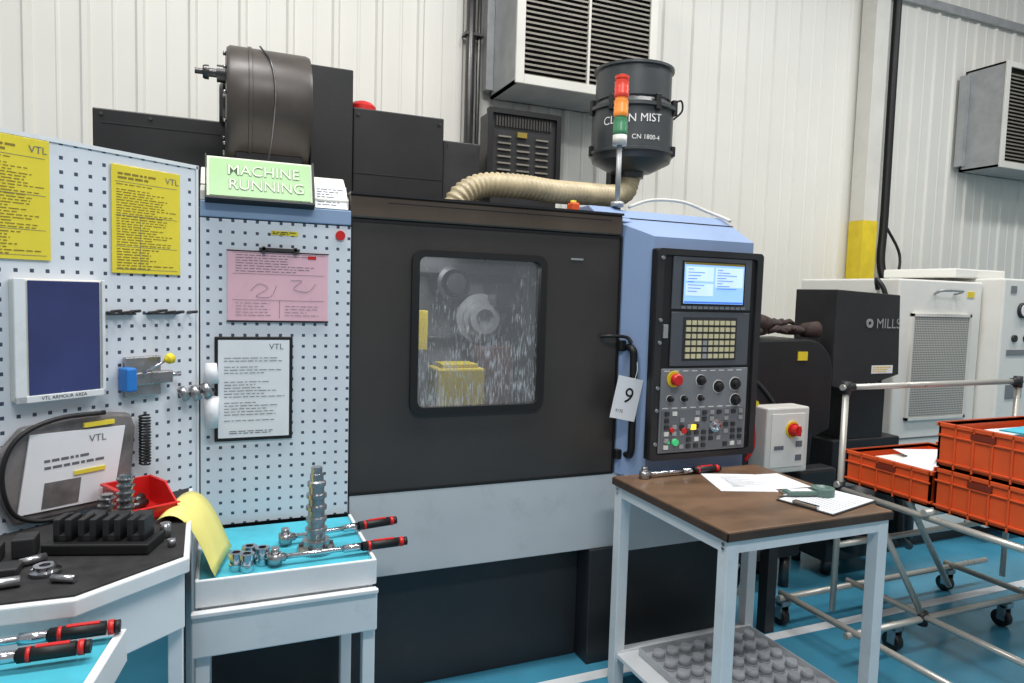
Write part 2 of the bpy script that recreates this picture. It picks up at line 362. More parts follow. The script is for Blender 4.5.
lines(nt_,'print_body',.012,.22,1.2,1.44,-.022,22,M['print'],.22,5,.35);text(nt_,'logo','VTL',(.19,-.0225,1.475),.03,M['print']);lines(nt_,'print_foot',.03,.2,1.155,1.17,-.022,2,M['print'],.4,5,0)
# ---------------------------------------------------------------- control panel
cp=E('cnc_control_panel')
F=-.165
box(cp,'housing',(1.742,2.325,F,-.122,.975,1.912),M['black'],.008)
ring(cp,'frame',(1.742,2.325,.975,1.912,.02),(1.775,2.292,1.0,1.885,.015),F-.012,F,M['blk2'])
box(cp,'display_bezel',(1.825,2.262,F-.008,F,1.648,1.882),M['ctl'],.006)
box(cp,'screen_frame',(1.872,2.222,F-.012,F-.008,1.668,1.865),M['rub'],.004)
box(cp,'screen',(1.882,2.212,F-.014,F-.012,1.675,1.857),M['scr'],0)
boxes(cp,'screen_title',[(1.882,2.212,F-.0145,F-.014,1.848,1.857)],M['yprint'])
boxes(cp,'screen_windows',[(1.89,2.04,F-.0145,F-.014,1.775,1.838),(1.89,2.04,F-.0145,F-.014,1.71,1.765),(2.05,2.205,F-.0145,F-.014,1.75,1.838)],M['scw'])
boxes(cp,'screen_text',[(2.06,2.06+.03+.1*((i*7)%5)/5,F-.015,F-.0145,1.826-.012*i,1.829-.012*i) for i in range(8)]+[(1.9,1.93+.08*((i*3)%4)/4,F-.015,F-.0145,1.826-.014*i,1.829-.014*i) for i in range(8)],M['scb'])
boxes(cp,'screen_footer',[(1.884,2.21,F-.0145,F-.014,1.677,1.685)],M['scb'])
boxes(cp,'softkeys',[(1.875+.03*i,1.897+.03*i,F-.012,F-.008,1.652,1.663) for i in range(12)],M['ctl2'])
box(cp,'keyboard_plate',(1.828,2.262,F-.008,F,1.395,1.638),M['ctl'],.006)
box(cp,'keyboard_frame',(1.89,2.19,F-.010,F-.008,1.42,1.615),M['keyd'],.003)
kb=[];kd=[]
for r in range(6):
    for c_ in range(9):
        x=1.905+.031*c_;z=1.6-.03*r
        (kd if (c_==3 and r>2) else kb).append((x,x+.022,F-.016,F-.01,z-.02,z))
boxes(cp,'keys',kb,M['key']);boxes(cp,'keys_dark',kd,M['galv'])
box(cp,'operator_plate',(1.785,2.268,F-.008,F,1.005,1.385),M['ctl2'],.006)
box(cp,'operator_plate_lower',(1.795,2.258,F-.010,F-.008,1.015,1.20),M['ctl3'],.004)
cyl(cp,'estop_ring',(1.852,F-.008,1.338),(1.852,F-.014,1.338),.036,M['yel']);lathe(cp,'estop_button',(1.852,F-.012,1.338),(0,-1,0),[(0,.015),(.012,.015),(.013,.027),(.03,.027),(.036,.02)],M['red'])
def knob(n_,x,z,r=.018,m='black'):
    cyl(cp,n_+'_dial',(x,F-.008,z),(x,F-.0095,z),r*1.7,M['wtext'])
    lathe(cp,n_,(x,F-.009,z),(0,-1,0),[(0,r*1.5),(.006,r*1.5),(.007,r),(.024,r*.85),(.026,r*.6)],M[m],20)
for i,(x,z,r) in enumerate([(2.0,1.33,.016),(2.10,1.30,.018),(2.195,1.31,.019),(2.0,1.25,.010),(2.2,1.235,.018),(1.835,1.25,.010),(1.91,1.25,.010)]):knob('knob_%d'%(i+1),x,z,r)
bt=[];bl=[];bw_=[]
for r in range(6):
    for c_ in range(11):
        x=1.812+.041*c_;z=1.192-.03*r
        if random.random()<.2:continue
        L_=random.choice([bt,bt,bl,bw_]);L_.append((x,x+.022,F-.016,F-.01,z-.018,z))
boxes(cp,'buttons_black',bt,M['keyd']);boxes(cp,'buttons_grey',bl,M['galv']);boxes(cp,'buttons_white',bw_,M['wtext'])
boxes(cp,'indicator_yellow',[(1.955,1.98,F-.018,F-.01,1.108,1.13)],M['ledy'])
boxes(cp,'plate_labels',[(1.8+.05*i,1.83+.05*i,F-.0085,F-.008,1.372,1.376) for i in range(9)]+[(1.8+.05*i,1.83+.05*i,F-.0085,F-.008,1.206,1.21) for i in range(9)],M['wtext'])
cyls(cp,'green_buttons',[((1.868,F-.008,1.055),(1.868,F-.026,1.055),.015),((1.835,F-.008,1.055),(1.835,F-.016,1.055),.007)],M['ledg'])
cyls(cp,'red_buttons',[((1.915,F-.008,1.105),(1.915,F-.022,1.105),.013),((1.85,F-.008,1.11),(1.85,F-.02,1.11),.011)],M['red'])
lathe(cp,'handwheel_knob',(2.09,F-.008,1.12),(0,-1,0),[(0,.03),(.01,.03),(.011,.018),(.03,.016),(.032,.01)],M['chrome'],20)
cyls(cp,'side_knobs',[((1.765,F,z),(1.765,F-.02,z),.008) for z in (1.87,1.6,1.5,1.3,1.2,1.05)],M['ctl2'],12)
boxes(cp,'usb_cover',[(1.785,1.81,F-.012,F,1.52,1.58)],M['galv'],.002)
boxes(cp,'side_connectors',[(2.325,2.35,-.15,-.12,z,z+.09) for z in (1.75,1.55,1.2,1.05)]+[(2.325,2.335,-.155,-.12,.98,1.9)],M['rub'],.005)
cyls(cp,'warning_cap',[((2.335,-.155,1.21),(2.335,-.17,1.21),.014)],M['yel'])
tg=E('numbered_tag',(1.70,-.10,1.345));tg.rotation_euler=(0,math.radians(12),0)
box(tg,'card',(-.085,.045,-.002,.0,-.20,-.01),M['paper'],0);text(tg,'number','9',(-.015,-.003,-.095),.1,M['rub'],rot=(math.pi/2,.15,0));text(tg,'small','9175',(-.045,-.003,-.165),.02,M['rub'])
tube(tg,'string',[(0,-.001,-.02),(.002,-.002,.03),(.0,.02,.08)],.0015,M['paper'],n=4)
st=E('signal_tower')
cyl(st,'pole',(1.705,.12,2.115),(1.705,.12,2.40),.012,M['galv'],n=14);cyl(st,'foot',(1.705,.12,2.113),(1.705,.12,2.135),.03,M['galv'])
cyl(st,'base_cap',(1.705,.12,2.395),(1.705,.12,2.44),.033,M['cream'])
for i,k in enumerate(('lg','lo','lr')):
    z=2.44+.085*i;lathe(st,'lens_%d'%i,(1.705,.12,z),(0,0,1),[(0,.03),(.004,.033),(.02,.034),(.024,.032),(.044,.034),(.048,.032),(.072,.033),(.076,.028),(.085,.028)],M[k],24)
lathe(st,'cap',(1.705,.12,2.695),(0,0,1),[(0,.033),(.012,.033),(.02,.015)],M['lr'])
wc=E('white_cable');tube(wc,'run',[(1.78,.14,2.12),(1.92,.16,2.165),(2.1,.16,2.17),(2.24,.14,2.13),(2.29,.1,2.105),(2.30,.04,2.08)],.008,M['cream'])
wb=E('orange_beacon');box(wb,'body',(1.46,1.50,.10,.16,2.067,2.115),M['orange'],.008);box(wb,'bracket',(1.44,1.55,.09,.17,2.066,2.076),M['rub']);cyl(wb,'lens',(1.48,.13,2.11),(1.48,.13,2.125),.014,M['yel'])
# ---------------------------------------------------------------- top equipment
hs=E('machine_rear_housing')
box(hs,'magazine_cabinet_leg',(-.536,-.075,1.0,1.65,0,2.07),M['black'],.006)
box(hs,'magazine_cabinet',(-.536,.415,1.0,1.65,2.07,2.485),M['black'],.006)
box(hs,'tall_box',(.417,.63,.98,1.6,2.06,2.815),M['black'],.006)
box(hs,'motor_box',(.635,1.125,1.0,1.6,2.06,2.635),M['black'],.006)
box(hs,'small_box',(1.13,1.345,1.02,1.6,2.06,2.525),M['blk2'],.006)
boxes(hs,'panel_seams',[(.64,1.12,.997,1.0,2.3,2.304),(-.5,.0,.997,1.0,2.42,2.424)],M['blk2'])
cyls(hs,'seam_bolts',[((x,1.0,z),(x,.992,z),.008) for x,z in ((.66,2.6),(1.10,2.6),(.66,2.15),(1.10,2.15),(.44,2.79),(.6,2.79),(-.5,2.46),(-.3,2.46),(1.15,2.5),(1.33,2.5))],M['dsteel'],8)
lathe(hs,'red_cap',(.70,1.1,2.635),(0,0,1),[(0,.07),(.03,.07),(.05,.05),(.06,.02)],M['red'])
dr=E('spindle_drum')
DY,DZ=.71,2.50
lathe(dr,'drum',(.02,DY,DZ),(1,0,0),[(0,.2),(.005,.24),(.02,.25),(.09,.25),(.092,.255),(.105,.255),(.107,.25),(.335,.25),(.35,.245)],M['drum'],48)
lathe(dr,'spindle',(-.10,.60,2.60),(1,0,0),[(0,.012),(.03,.012),(.031,.026),(.04,.03),(.055,.03),(.056,.018),(.085,.018),(.086,.036),(.12,.036)],M['dsteel'],20)
lathe(dr,'hub',(-.005,DY,DZ),(1,0,0),[(0,.08),(.015,.1),(.03,.1)],M['dsteel'])
cyls(dr,'rim_bolts',[((.022,DY+.22*math.cos(t),DZ+.22*math.sin(t)),(.010,DY+.22*math.cos(t),DZ+.22*math.sin(t)),.008) for t in [i*math.pi/6 for i in range(12)]],M['steel'],8)
boxes(dr,'saddle',[(.06,.34,DY-.12,DY+.12,2.131,2.28)],M['black'],.004)
tube(dr,'cable',[(.16,.42,2.14),(.19,.405,2.25),(.21,.44,2.42),(.215,.455,2.52),(.20,.50,2.65),(.16,.60,2.74)],.004,M['dsteel'])
tr=E('transformer_cabinet')
box(tr,'body',(1.44,1.87,1.1,1.30,2.06,2.75),M['blk2'],.01)
ring(tr,'lid_frame',(1.41,1.88,2.30,2.76,.015),(1.44,1.85,2.33,2.73,.01),1.08,1.105,M['black'])
boxes(tr,'louvres',[(1.48+.12*c_,1.56+.12*c_,1.088,1.1,2.37+.038*r,2.379+.038*r) for r in range(7) for c_ in range(3) if not(c_==1 and r==6)],M['slat'])
boxes(tr,'vent_slots',[(1.465+.018*i,1.475+.018*i,1.09,1.1,2.66,2.72) for i in range(20)],M['grille'])
boxes(tr,'warning_label',[(1.60,1.66,1.086,1.1,2.605,2.635)],M['yprint'])
hz=E('extraction_hose')
P=[(1.04,.6,2.07),(1.10,.60,2.17),(1.22,.62,2.235),(1.42,.64,2.25),(1.65,.7,2.25),(1.9,.8,2.27),(2.12,.9,2.29),(2.27,.97,2.33),(2.32,1.0,2.42)]
tube(hz,'corrugated_hose',P,.058,M['hose'],k=14,n=22,ribs=(.028,.10))
cyl(hz,'floor_collar',(1.04,.6,2.057),(1.04,.6,2.08),.085,M['blk2'])
ml=E('mist_collector')
C=(2.32,1.0);lathe(ml,'drum',(C[0],C[1],2.42),(0,0,1),[(0,.08),(.03,.085),(.035,.13),(.09,.235),(.12,.245),(.13,.258),(.145,.258),(.15,.245),(.38,.245),(.385,.262),(.405,.262),(.41,.235),(.44,.22),(.45,.228),(.62,.228),(.625,.242),(.64,.242),(.65,.2)],M['mist'],48)
ca=math.atan2(-.85,-.53)
curved_text(ml,'lettering_a','CLEAN MIST',C,.248,ca,2.725,.066,M['wtext'],.05);curved_text(ml,'lettering_b','CN 1800-4',C,.248,ca+.35,2.62,.038,M['wtext'])
def blk_at(t,r,z0,z1,w):
    x=C[0]+r*math.cos(t);y=C[1]+r*math.sin(t);return (x-w,x+w,y-w,y+w,z0,z1)
boxes(ml,'clamps',[blk_at(t,.25,2.78,2.87,.016) for t in (ca-1.25,ca-.5,ca+.6,ca+1.35,ca+2.4)]+[blk_at(t,.25,2.54,2.60,.014) for t in (ca-1.25,ca-.2,ca+1.35)],M['rub'],.004)
tube(ml,'side_clasp',[(2.56,.93,2.88),(2.60,.90,2.90),(2.61,.9,2.84),(2.57,.93,2.79)],.006,M['rub'])
boxes(ml,'support_stand',[(2.28,2.36,1.16,1.22,2.06,2.56)],M['blk2'])
# ---------------------------------------------------------------- wall air units
def acunit(name,x0,x1,y0,y1,z0,z1):
    a=E(name)
    boxes(a,'casing',[(x0,x0+.02,y0,y1,z0,z1),(x1-.02,x1,y0,y1,z0,z1),(x0,x1,y0,y1,z0,z0+.02),(x0,x1,y0,y1,z1-.02,z1),(x0,x1,y1-.02,y1,z0,z1)],M['galv'])
    w=.055;boxes(a,'front_frame',[(x0-.01,x0+w,y0-.02,y0,z0-.01,z1),(x1-w,x1+.01,y0-.02,y0,z0-.01,z1),(x0+w,x1-w,y0-.02,y0,z0-.01,z0+w),(x0+w,x1-w,y0-.02,y0,z1-w,z1),((x0+x1)/2-.01,(x0+x1)/2+.01,y0-.012,y0+.02,z0+w,z1-w)],M['cream'],.004)
    bm=bmesh.new();z=z0+w+.01
    while z<z1-w-.03:
        for q in (((x0+w,y0-.005,z),(x1-w,y0-.005,z),(x1-w,y0+.04,z+.016),(x0+w,y0+.04,z+.016)),((x0+w,y0-.005,z-.014),(x1-w,y0-.005,z-.014),(x1-w,y0-.005,z),(x0+w,y0-.005,z))):
            bm.faces.new([bm.verts.new(c) for c in q])
        z+=.036
    fin(bm,a,'louvres',M['slat']);box(a,'core',(x0+.03,x1-.03,y0+.06,y0+.1,z0+.03,z1-.03),M['grille'],0)
    boxes(a,'wall_brackets',[(x0-.06,x0-.002,y1-.06,y1+.02,z0+.05,z1-.05),(x1+.002,x1+.06,y1-.06,y1+.02,z0+.05,z1-.05)],M['galv'])
acunit('wall_heater_unit',1.90,3.03,1.86,2.36,3.17,4.35);acunit('wall_heater_unit.001',7.25,8.7,1.95,2.36,3.12,4.16)
pp=E('wall_conduit');cyls(pp,'pipes',[((1.72,2.33,0),(1.72,2.33,6),.034),((1.79,2.34,0),(1.79,2.34,6),.016)],M['dsteel'])
boxes(pp,'straps',[(1.67,1.82,2.30,2.39,z,z+.02) for z in (2.6,3.6)],M['dsteel'])
co=E('steel_column');box(co,'white_shaft',(5.74,5.92,2.22,2.39,2.5,6),M['cream']);box(co,'yellow_guard',(5.735,5.925,2.215,2.39,0,2.5),M['yel'])
cb=E('cable_bundle');tube(cb,'cable_a',[(6.08,2.28,6),(6.08,2.28,4),(6.09,2.28,2.6),(6.06,2.26,2.1),(6.10,2.2,1.90),(6.3,2.2,1.86),(6.5,2.25,2.0)],.04,M['rub']);tube(cb,'cable_b',[(6.17,2.33,6),(6.17,2.33,4),(6.16,2.33,2.3),(6.2,2.3,1.9)],.018,M['blk2'])
tube(cb,'cable_c',[(6.12,2.3,2.5),(6.3,2.25,2.2),(6.2,2.2,1.95),(5.95,2.18,1.9)],.014,M['rub'])
# ---------------------------------------------------------------- right hand equipment
cv=E('chip_conveyor')
def arc(cx,cz,r,n=10):return [(cx+r*math.sin(t),cz+r*math.cos(t)) for t in [i*math.pi/2/n for i in range(n+1)]]
pr=[(2.36,0.2),(2.36,1.42),(2.44,1.47)]+arc(3.13,1.28,.2)+[(3.33,.95),(3.2,.90),(3.15,.2)]
prism(cv,'discharge_hood',pr,'y',.3,.60,M['black'],.01)
Q=[(t,) for t in [i*math.pi/2/12 for i in range(1,13)]]
prism(cv,'curved_side_plate',[(2.38,.7),(2.38,1.36)]+[(2.38+.62*math.sin(t),.74+.62*math.cos(t)) for (t,) in Q],'y',.285,.30,M['blk2'],.003)
tube(cv,'hood_edge',[(2.38,.278,1.36)]+[(2.38+.62*math.sin(t),.278,.74+.62*math.cos(t)) for (t,) in Q],.012,M['dsteel'],k=3,n=6)
tube(cv,'side_flange',[(2.4,.282,1.20)]+[(2.4+.46*math.sin(t),.282,.74+.46*math.cos(t)) for t in [i*math.pi/2/6 for i in range(1,7)]],.012,M['black'],k=3,n=6)
boxes(cv,'cover_bolts',[(2.38+.54*math.sin(t)-.01,2.38+.54*math.sin(t)+.01,.278,.285,.74+.54*math.cos(t)-.01,.74+.54*math.cos(t)+.01) for t in (.3,.6,.9,1.2,1.5)],M['steel'])
boxes(cv,'warning_label',[(3.05,3.12,.294,.3,1.36,1.41)],M['yel'])
cyls(cv,'feet',[((x,y,0),(x,y,.2),.03) for x in (2.45,3.1) for y in (.36,.56)],M['dsteel'])
boxes(cv,'motor',[(3.0,3.28,.18,.3,.55,.75)],M['base'],.02)
tube(cv,'coolant_hose',[(2.45,.25,.9),(2.5,.1,.7),(2.6,.1,.4),(2.5,.15,.1)],.02,M['rub'])
ck=E('coolant_tank')
prism(ck,'black_hopper',[(3.35,1.775),(3.88,1.755),(3.91,1.26),(3.50,1.16),(3.35,1.2)],'y',.32,.64,M['blk2'],.006)
box(ck,'stand',(3.5,3.85,.36,.62,.86,1.2),M['black'])
boxes(ck,'tank',[(3.42,4.0,.35,.72,.1,.86)],M['black'],.01)
text(ck,'lettering','MILLS',(3.785,.315,1.575),.085,M['galv']);ring(ck,'logo',(3.60,3.655,1.55,1.605,.025),(3.615,3.64,1.565,1.59,.012),.315,.32,M['galv'])
boxes(ck,'label',[(3.67,3.85,.318,.32,1.27,1.32)],M['paper']);lines(ck,'label_print',3.68,3.84,1.275,1.315,.3175,3,M['yel'],.5,2,0)
cyls(ck,'pump_motors',[((3.55,.25,.2),(3.55,.25,.62),.085),((3.93,.25,.25),(3.93,.25,.6),.07),((3.55,.25,.62),(3.55,.25,.66),.05)],M['base'])
cyls(ck,'pump_caps',[((3.93,.25,.6),(3.93,.25,.63),.075),((3.55,.25,.30),(3.55,.25,.32),.09)],M['dsteel'])
cyls(ck,'feet',[((x,y,0),(x,y,.11),.03) for x in (3.5,3.95) for y in (.42,.66)],M['dsteel'])
tube(ck,'hose',[(3.6,.2,.6),(3.75,.15,.55),(3.8,.15,.3),(3.95,.2,.2)],.025,M['rub'])
gl=E('work_gloves')
def glove(ox,oy,oz,rz,nm,sc_=1.25):
    g=bmesh.new();bmesh.ops.create_uvsphere(g,u_segments=16,v_segments=10,radius=1)
    for v in g.verts:v.co=Vector((v.co.x*.075,v.co.y*.05,v.co.z*.024))
    for k in range(4):
        a=-.35+.23*k;d=Vector((math.cos(a),math.sin(a),.0));s=Vector((.045,-.035+.024*k,0))
        addcyl(g,s,s+d*.06+Vector((0,0,.012)),.013,.012,10);addcyl(g,s+d*.055+Vector((0,0,.012)),s+d*.10-Vector((0,0,.004)),.012,.008,10)
    addcyl(g,(-.01,.03,0),(.03,.075,.01),.014,.009,10);addcyl(g,(-.06,0,0),(-.14,0,.004),.032,.04,12)
    mm=Matrix.Translation((ox,oy,oz))@Matrix.Rotation(rz,4,'Z')@Matrix.Scale(sc_,4)
    for v in g.verts:v.co=mm@v.co
    fin(g,gl,nm,M['brown'],True)
glove(2.82,.40,1.522,.2,'glove_a');glove(3.08,.40,1.53,2.9,'glove_b');glove(2.97,.44,1.565,.5,'glove_c')
eb=E('isolator_box')
box(eb,'box',(2.47,2.745,-.10,.02,.84,1.17),M['cream'],.008);box(eb,'side_seam',(2.50,2.715,-.104,-.1,.87,1.14),M['whitem'],.004)
cyl(eb,'yellow_plate',(2.63,-.104,1.06),(2.63,-.11,1.06),.042,M['yel']);lathe(eb,'red_knob',(2.63,-.108,1.06),(0,-1,0),[(0,.033),(.012,.033),(.013,.026),(.04,.022)],M['red']);box(eb,'knob_grip',(2.621,2.639,-.16,-.14,1.035,1.085),M['red'])
boxes(eb,'labels',[(2.52,2.58,-.106,-.104,.96,.98),(2.66,2.70,-.106,-.104,.97,1.0),(2.66,2.70,-.106,-.104,.9,.93)],M['print'])
boxes(eb,'stand',[(2.56,2.62,-.07,-.01,.0,.84)],M['blk2'])
tube(eb,'red_hose',[(2.44,-.04,1.22),(2.42,-.06,1.12),(2.43,-.06,.98),(2.40,-.04,.9)],.009,M['red'])
tube(eb,'cable',[(2.6,-.04,.84),(2.57,-.12,.7),(2.5,-.1,.5),(2.38,-.1,.4),(2.34,-.04,.5)],.01,M['rub'])
wm=E('white_machining_centre')
box(wm,'cabinet_left',(4.16,5.0,.55,1.4,.12,1.87),M['whitem'],.012);box(wm,'cabinet_right',(5.03,6.6,.42,1.6,.12,1.90),M['whitem'],.012)
box(wm,'top_unit',(4.80,5.35,.62,1.2,1.90,1.965),M['whitem'],.01);boxes(wm,'plinth',[(4.2,6.5,.6,1.4,0,.12)],M['blk2'])
gm=pegmat('perforated_steel',(178,177,170),(70,69,66),.016,.0085)
box(wm,'perforated_grille',(4.30,4.86,.535,.55,.93,1.62),gm,.004)
boxes(wm,'grille_frame',[(4.28,4.30,.53,.55,.91,1.64),(4.86,4.88,.53,.55,.91,1.64),(4.28,4.88,.53,.55,.91,.93),(4.28,4.88,.53,.55,1.62,1.64)],M['cream'])
cyls(wm,'gauges',[((5.24,.42,1.68),(5.24,.40,1.68),.055),((5.17,.42,1.48),(5.17,.405,1.48),.025),((5.30,.42,1.48),(5.30,.405,1.48),.025)],M['blk2'])
cyls(wm,'gauge_faces',[((5.24,.40,1.68),(5.24,.396,1.68),.042)],M['paper'])
boxes(wm,'panel_labels',[(5.10,5.30,.415,.42,1.36,1.40),(5.1,5.16,.415,.42,1.80,1.85),(5.12,5.3,.415,.42,1.05,1.15)],M['ctl2'])
boxes(wm,'yellow_label',[(4.84,4.91,.545,.55,1.76,1.80)],M['yel']);boxes(wm,'panel_gaps',[(5.06,6.5,.417,.42,.84,.85),(4.2,4.98,.546,.55,.78,.79),(5.42,5.425,.417,.42,.15,1.88)],M['print'])
tube(wm,'top_handle',[(4.5,.545,1.78),(4.5,.49,1.80),(4.7,.49,1.80),(4.7,.545,1.78)],.01,M['galv'],n=6)
tube(wm,'side_cable',[(4.14,.7,1.80),(4.08,.66,1.86),(4.1,.6,1.74),(4.12,.6,1.4),(4.12,.65,1.0)],.016,M['rub'])
# ---------------------------------------------------------------- trolley
tl=E('tube_trolley')
R=.016;T=M['tube'];L=[]
def s(a,b):L.append((a,b,R))
s((2.93,-.15,.1),(2.93,-.15,1.27));s((4.3,-.15,.1),(4.3,-.15,1.27));s((2.90,-.15,1.27),(4.33,-.15,1.27))
s((2.93,-1.45,.1),(2.93,-1.45,.79));s((4.3,-1.45,.1),(4.3,-1.45,.79))
for y in (-.15,-.63,-1.07,-1.45):s((2.90,y,.77),(4.33,y,.77))
for x in (2.93,3.3,3.65,4.3):s((x,-1.48,.745),(x,-.12,.745))
for y in (-.03,-.45,-1.3):s((2.68,y,.15),(4.33,y,.15))
for x in (2.72,3.2,4.0):s((x,-1.35,.165),(x,0,.165))
s((3.2,-.45,.16),(2.95,-.30,.75));s((3.75,-.20,.14),(3.1,-.4,.75));s((2.93,-.15,.45),(4.3,-.15,.45))
cyls(tl,'tubes',L,T,12)
J=[((x,y,.73),(x,y,.785),.024) for x in (2.93,4.3) for y in (-.15,-1.45)]+[((2.93,-.15,1.235),(2.93,-.15,1.30),.024),((4.3,-.15,1.235),(4.3,-.15,1.30),.024),((3.2,-.45,.12),(3.2,-.45,.19),.024)]
J+=[((x,-.15,1.27),(x+.05,-.15,1.27),.021) for x in (2.93,4.24)]
cyls(tl,'joints',J,M['blk2'],12)
for i,(x,y) in enumerate(((3.05,-.43),(3.85,-.45),(2.72,-.03),(4.0,-.03),(3.0,-1.3),(4.0,-1.3))):
    cyl(tl,'caster_wheel_%d'%i,(x-.02,y+.02,.045),(x+.02,y+.02,.045),.045,M['rub'])
    boxes(tl,'caster_fork_%d'%i,[(x-.028,x-.022,y-.01,y+.03,.04,.12),(x+.022,x+.028,y-.01,y+.03,.04,.12),(x-.028,x+.028,y-.02,y+.04,.11,.135)],M['steel'])
def crate(name,x0,x1,y0,y1,z0,z1,m=M['orange']):
    e=E(name);t=.01
    boxes(e,'walls',[(x0,x1,y0,y0+t,z0,z1),(x0,x1,y1-t,y1,z0,z1),(x0,x0+t,y0,y1,z0,z1),(x1-t,x1,y0,y1,z0,z1),(x0,x1,y0,y1,z0,z0+t)],m)
    o=.008;rim=[(x0-o,x1+o,y0-o,y0+t,z1-.018,z1),(x0-o,x1+o,y1-t,y1+o,z1-.018,z1),(x0-o,x0+t,y0,y1,z1-.018,z1),(x1-t,x1+o,y0,y1,z1-.018,z1),(x0-o,x1+o,y0-o,y0,z0+.02,z0+.03),(x0-o,x0,y0,y1,z0+.02,z0+.03),(x0-o,x0,y0,y1,z1-.06,z1-.052)]
    n=5;rim+=[(x0-o,x0,y0+(y1-y0)*i/n-.004,y0+(y1-y0)*i/n+.004,z0,z1) for i in range(1,n)]
    n=7;rim+=[(x0+(x1-x0)*i/n-.004,x0+(x1-x0)*i/n+.004,y0-o,y0,z0,z1) for i in range(1,n)]
    boxes(e,'rim_and_ribs',rim,m,.002)
    ym=(y0+y1)/2;boxes(e,'hand_hold',[(x0-.0095,x0-.0005,ym-.05,ym+.05,z1-.05,z1-.024)],mat('crate_recess_shade_'+name,(120,40,18),.6))  # raised block; its darker orange paints in the shade of a hand slot
    return e
c1=crate('plastic_crate',2.94,3.54,-.625,-.17,.788,.955)
box(c1,'part_box',(3.0,3.45,-.56,-.24,.80,.93),M['whitem'])
for i,(x,y,r) in enumerate(((3.12,-.45,.2),(3.28,-.35,-.3),(3.3,-.5,.5))):
    o_=box(c1,'paper_%d'%i,(-.12,.12,-.085,.085,0,.002),M['paper'],0);o_.location=(x,y,.94+.008*i);o_.rotation_euler=(.06,.08*(i-1),r)
c2=crate('plastic_crate.001',2.94,3.54,-1.04,-.645,.788,.980);c3=crate('plastic_crate.002',2.94,3.54,-1.04,-.645,.986,1.185)
boxes(c3,'contents',[(3.0,3.45,-1.0,-.70,1.08,1.15)],M['paper'],.004);o_=box(c3,'blue_folder',(-.18,.15,-.08,.08,0,.006),M['mat_c'],0);o_.location=(3.2,-.90,1.176);o_.rotation_euler=(0,.03,.2)
crate('plastic_crate.003',3.62,4.22,-.625,-.17,.788,.955)
# ---------------------------------------------------------------- wooden table
t=E('work_table')
x0,x1,y0,y1=1.565,2.345,-.905,-.165
box(t,'top',(x0,x1,y0,y1,.885,.92),M['wood'],.004)
boxes(t,'top_edging',[(x0-.003,x0,y0-.003,y1,.887,.915),(x0-.003,x1,y0-.003,y0,.887,.915)],mat('dark_wood_edge',(66,50,40),.6,var=.3,grime=.3))
boxes(t,'frame',[(x0+.01,x1-.01,y0+.01,y0+.045,.84,.885),(x0+.01,x1-.01,y1-.045,y1-.01,.84,.885),(x0+.01,x0+.045,y0+.01,y1-.01,.84,.885),(x1-.045,x1-.01,y0+.01,y1-.01,.84,.885)],M['white'])
boxes(t,'legs',[(a,a+.05,b,b+.05,0,.885) for a in (x0+.008,x1-.058) for b in (y0+.008,y1-.058)],M['white'],.003)
boxes(t,'lower_shelf',[(x0+.02,x1-.02,y0+.02,y1-.02,.13,.15),(x0+.02,x1-.02,y1-.06,y1-.02,.11,.16)],M['white'],.003)
cyls(t,'frame_bolts',[((x0+.009,y,z),(x0+.004,y,z),.006) for y in (y0+.03,y1-.03) for z in (.855,.87)],M['steel'],8)
cups=E('plastic_cup_tray');bm=bmesh.new()
for i in range(8):
    for j in range(6):
        x=1.73+.07*i;y=-.75+.085*j
        for (za,ra),(zb,rb_) in (((.159,.031),(.164,.031)),((.164,.028),(.19,.022))):addcyl(bm,(x,y,za),(x,y,zb),ra,rb_,14)
fin(bm,cups,'cups',M['cup']);boxes(cups,'tray',[(1.67,2.27,-.80,-.27,.152,.158),(1.67,2.27,-.805,-.80,.152,.185),(1.665,1.67,-.80,-.27,.152,.185),(1.67,2.27,-.27,-.265,.152,.185),(2.27,2.275,-.8,-.27,.152,.185)],M['cup'])
ps=E('loose_papers');ps.location=(2.13,-.44,.9205);ps.rotation_euler=(0,0,-.35)
box(ps,'sheet_a',(-.22,.02,-.14,.13,0,.0015),M['paper'],0);o_=box(ps,'sheet_b',(-.13,.17,-.11,.11,.0017,.003),M['paper'],0);o_.rotation_euler=(0,0,.25)
boxes(ps,'print_lines',[(-.15,-.15+.2*random.random()+.03,y,y+.002,.0032,.0035) for y in [-.08+.014*i for i in range(12)]],M['print'])
cc=E('clipboard');cc.location=(2.19,-.735,.921);cc.rotation_euler=(0,0,.25)
box(cc,'board',(-.165,.165,-.115,.115,0,.004),M['blk2'],0);box(cc,'sheet',(-.155,.16,-.108,.108,.004,.006),M['paper'],0);box(cc,'clip',(-.163,-.14,-.05,.05,.006,.018),M['chrome'],.003)
boxes(cc,'print_lines',[(-.12,.12*random.random(),y,y+.002,.006,.0065) for y in [-.09+.013*i for i in range(14)]],M['print'])
gd=E('tape_dispenser');gd.location=(2.17,-.67,.928);gd.rotation_euler=(0,0,-.25)
box(gd,'body',(-.11,.06,-.026,.026,0,.022),M['gtape'],.01);lathe(gd,'reel',(.055,0,.0),(0,0,1),[(0,.045),(.03,.045),(.032,.03),(.025,.02),(.025,.012)],M['gtape'],24);box(gd,'blade',(-.125,-.105,-.02,.02,.006,.014),M['chrome'],.002);box(gd,'label',(-.09,.0,-.018,.018,.022,.0225),M['paper'],0)
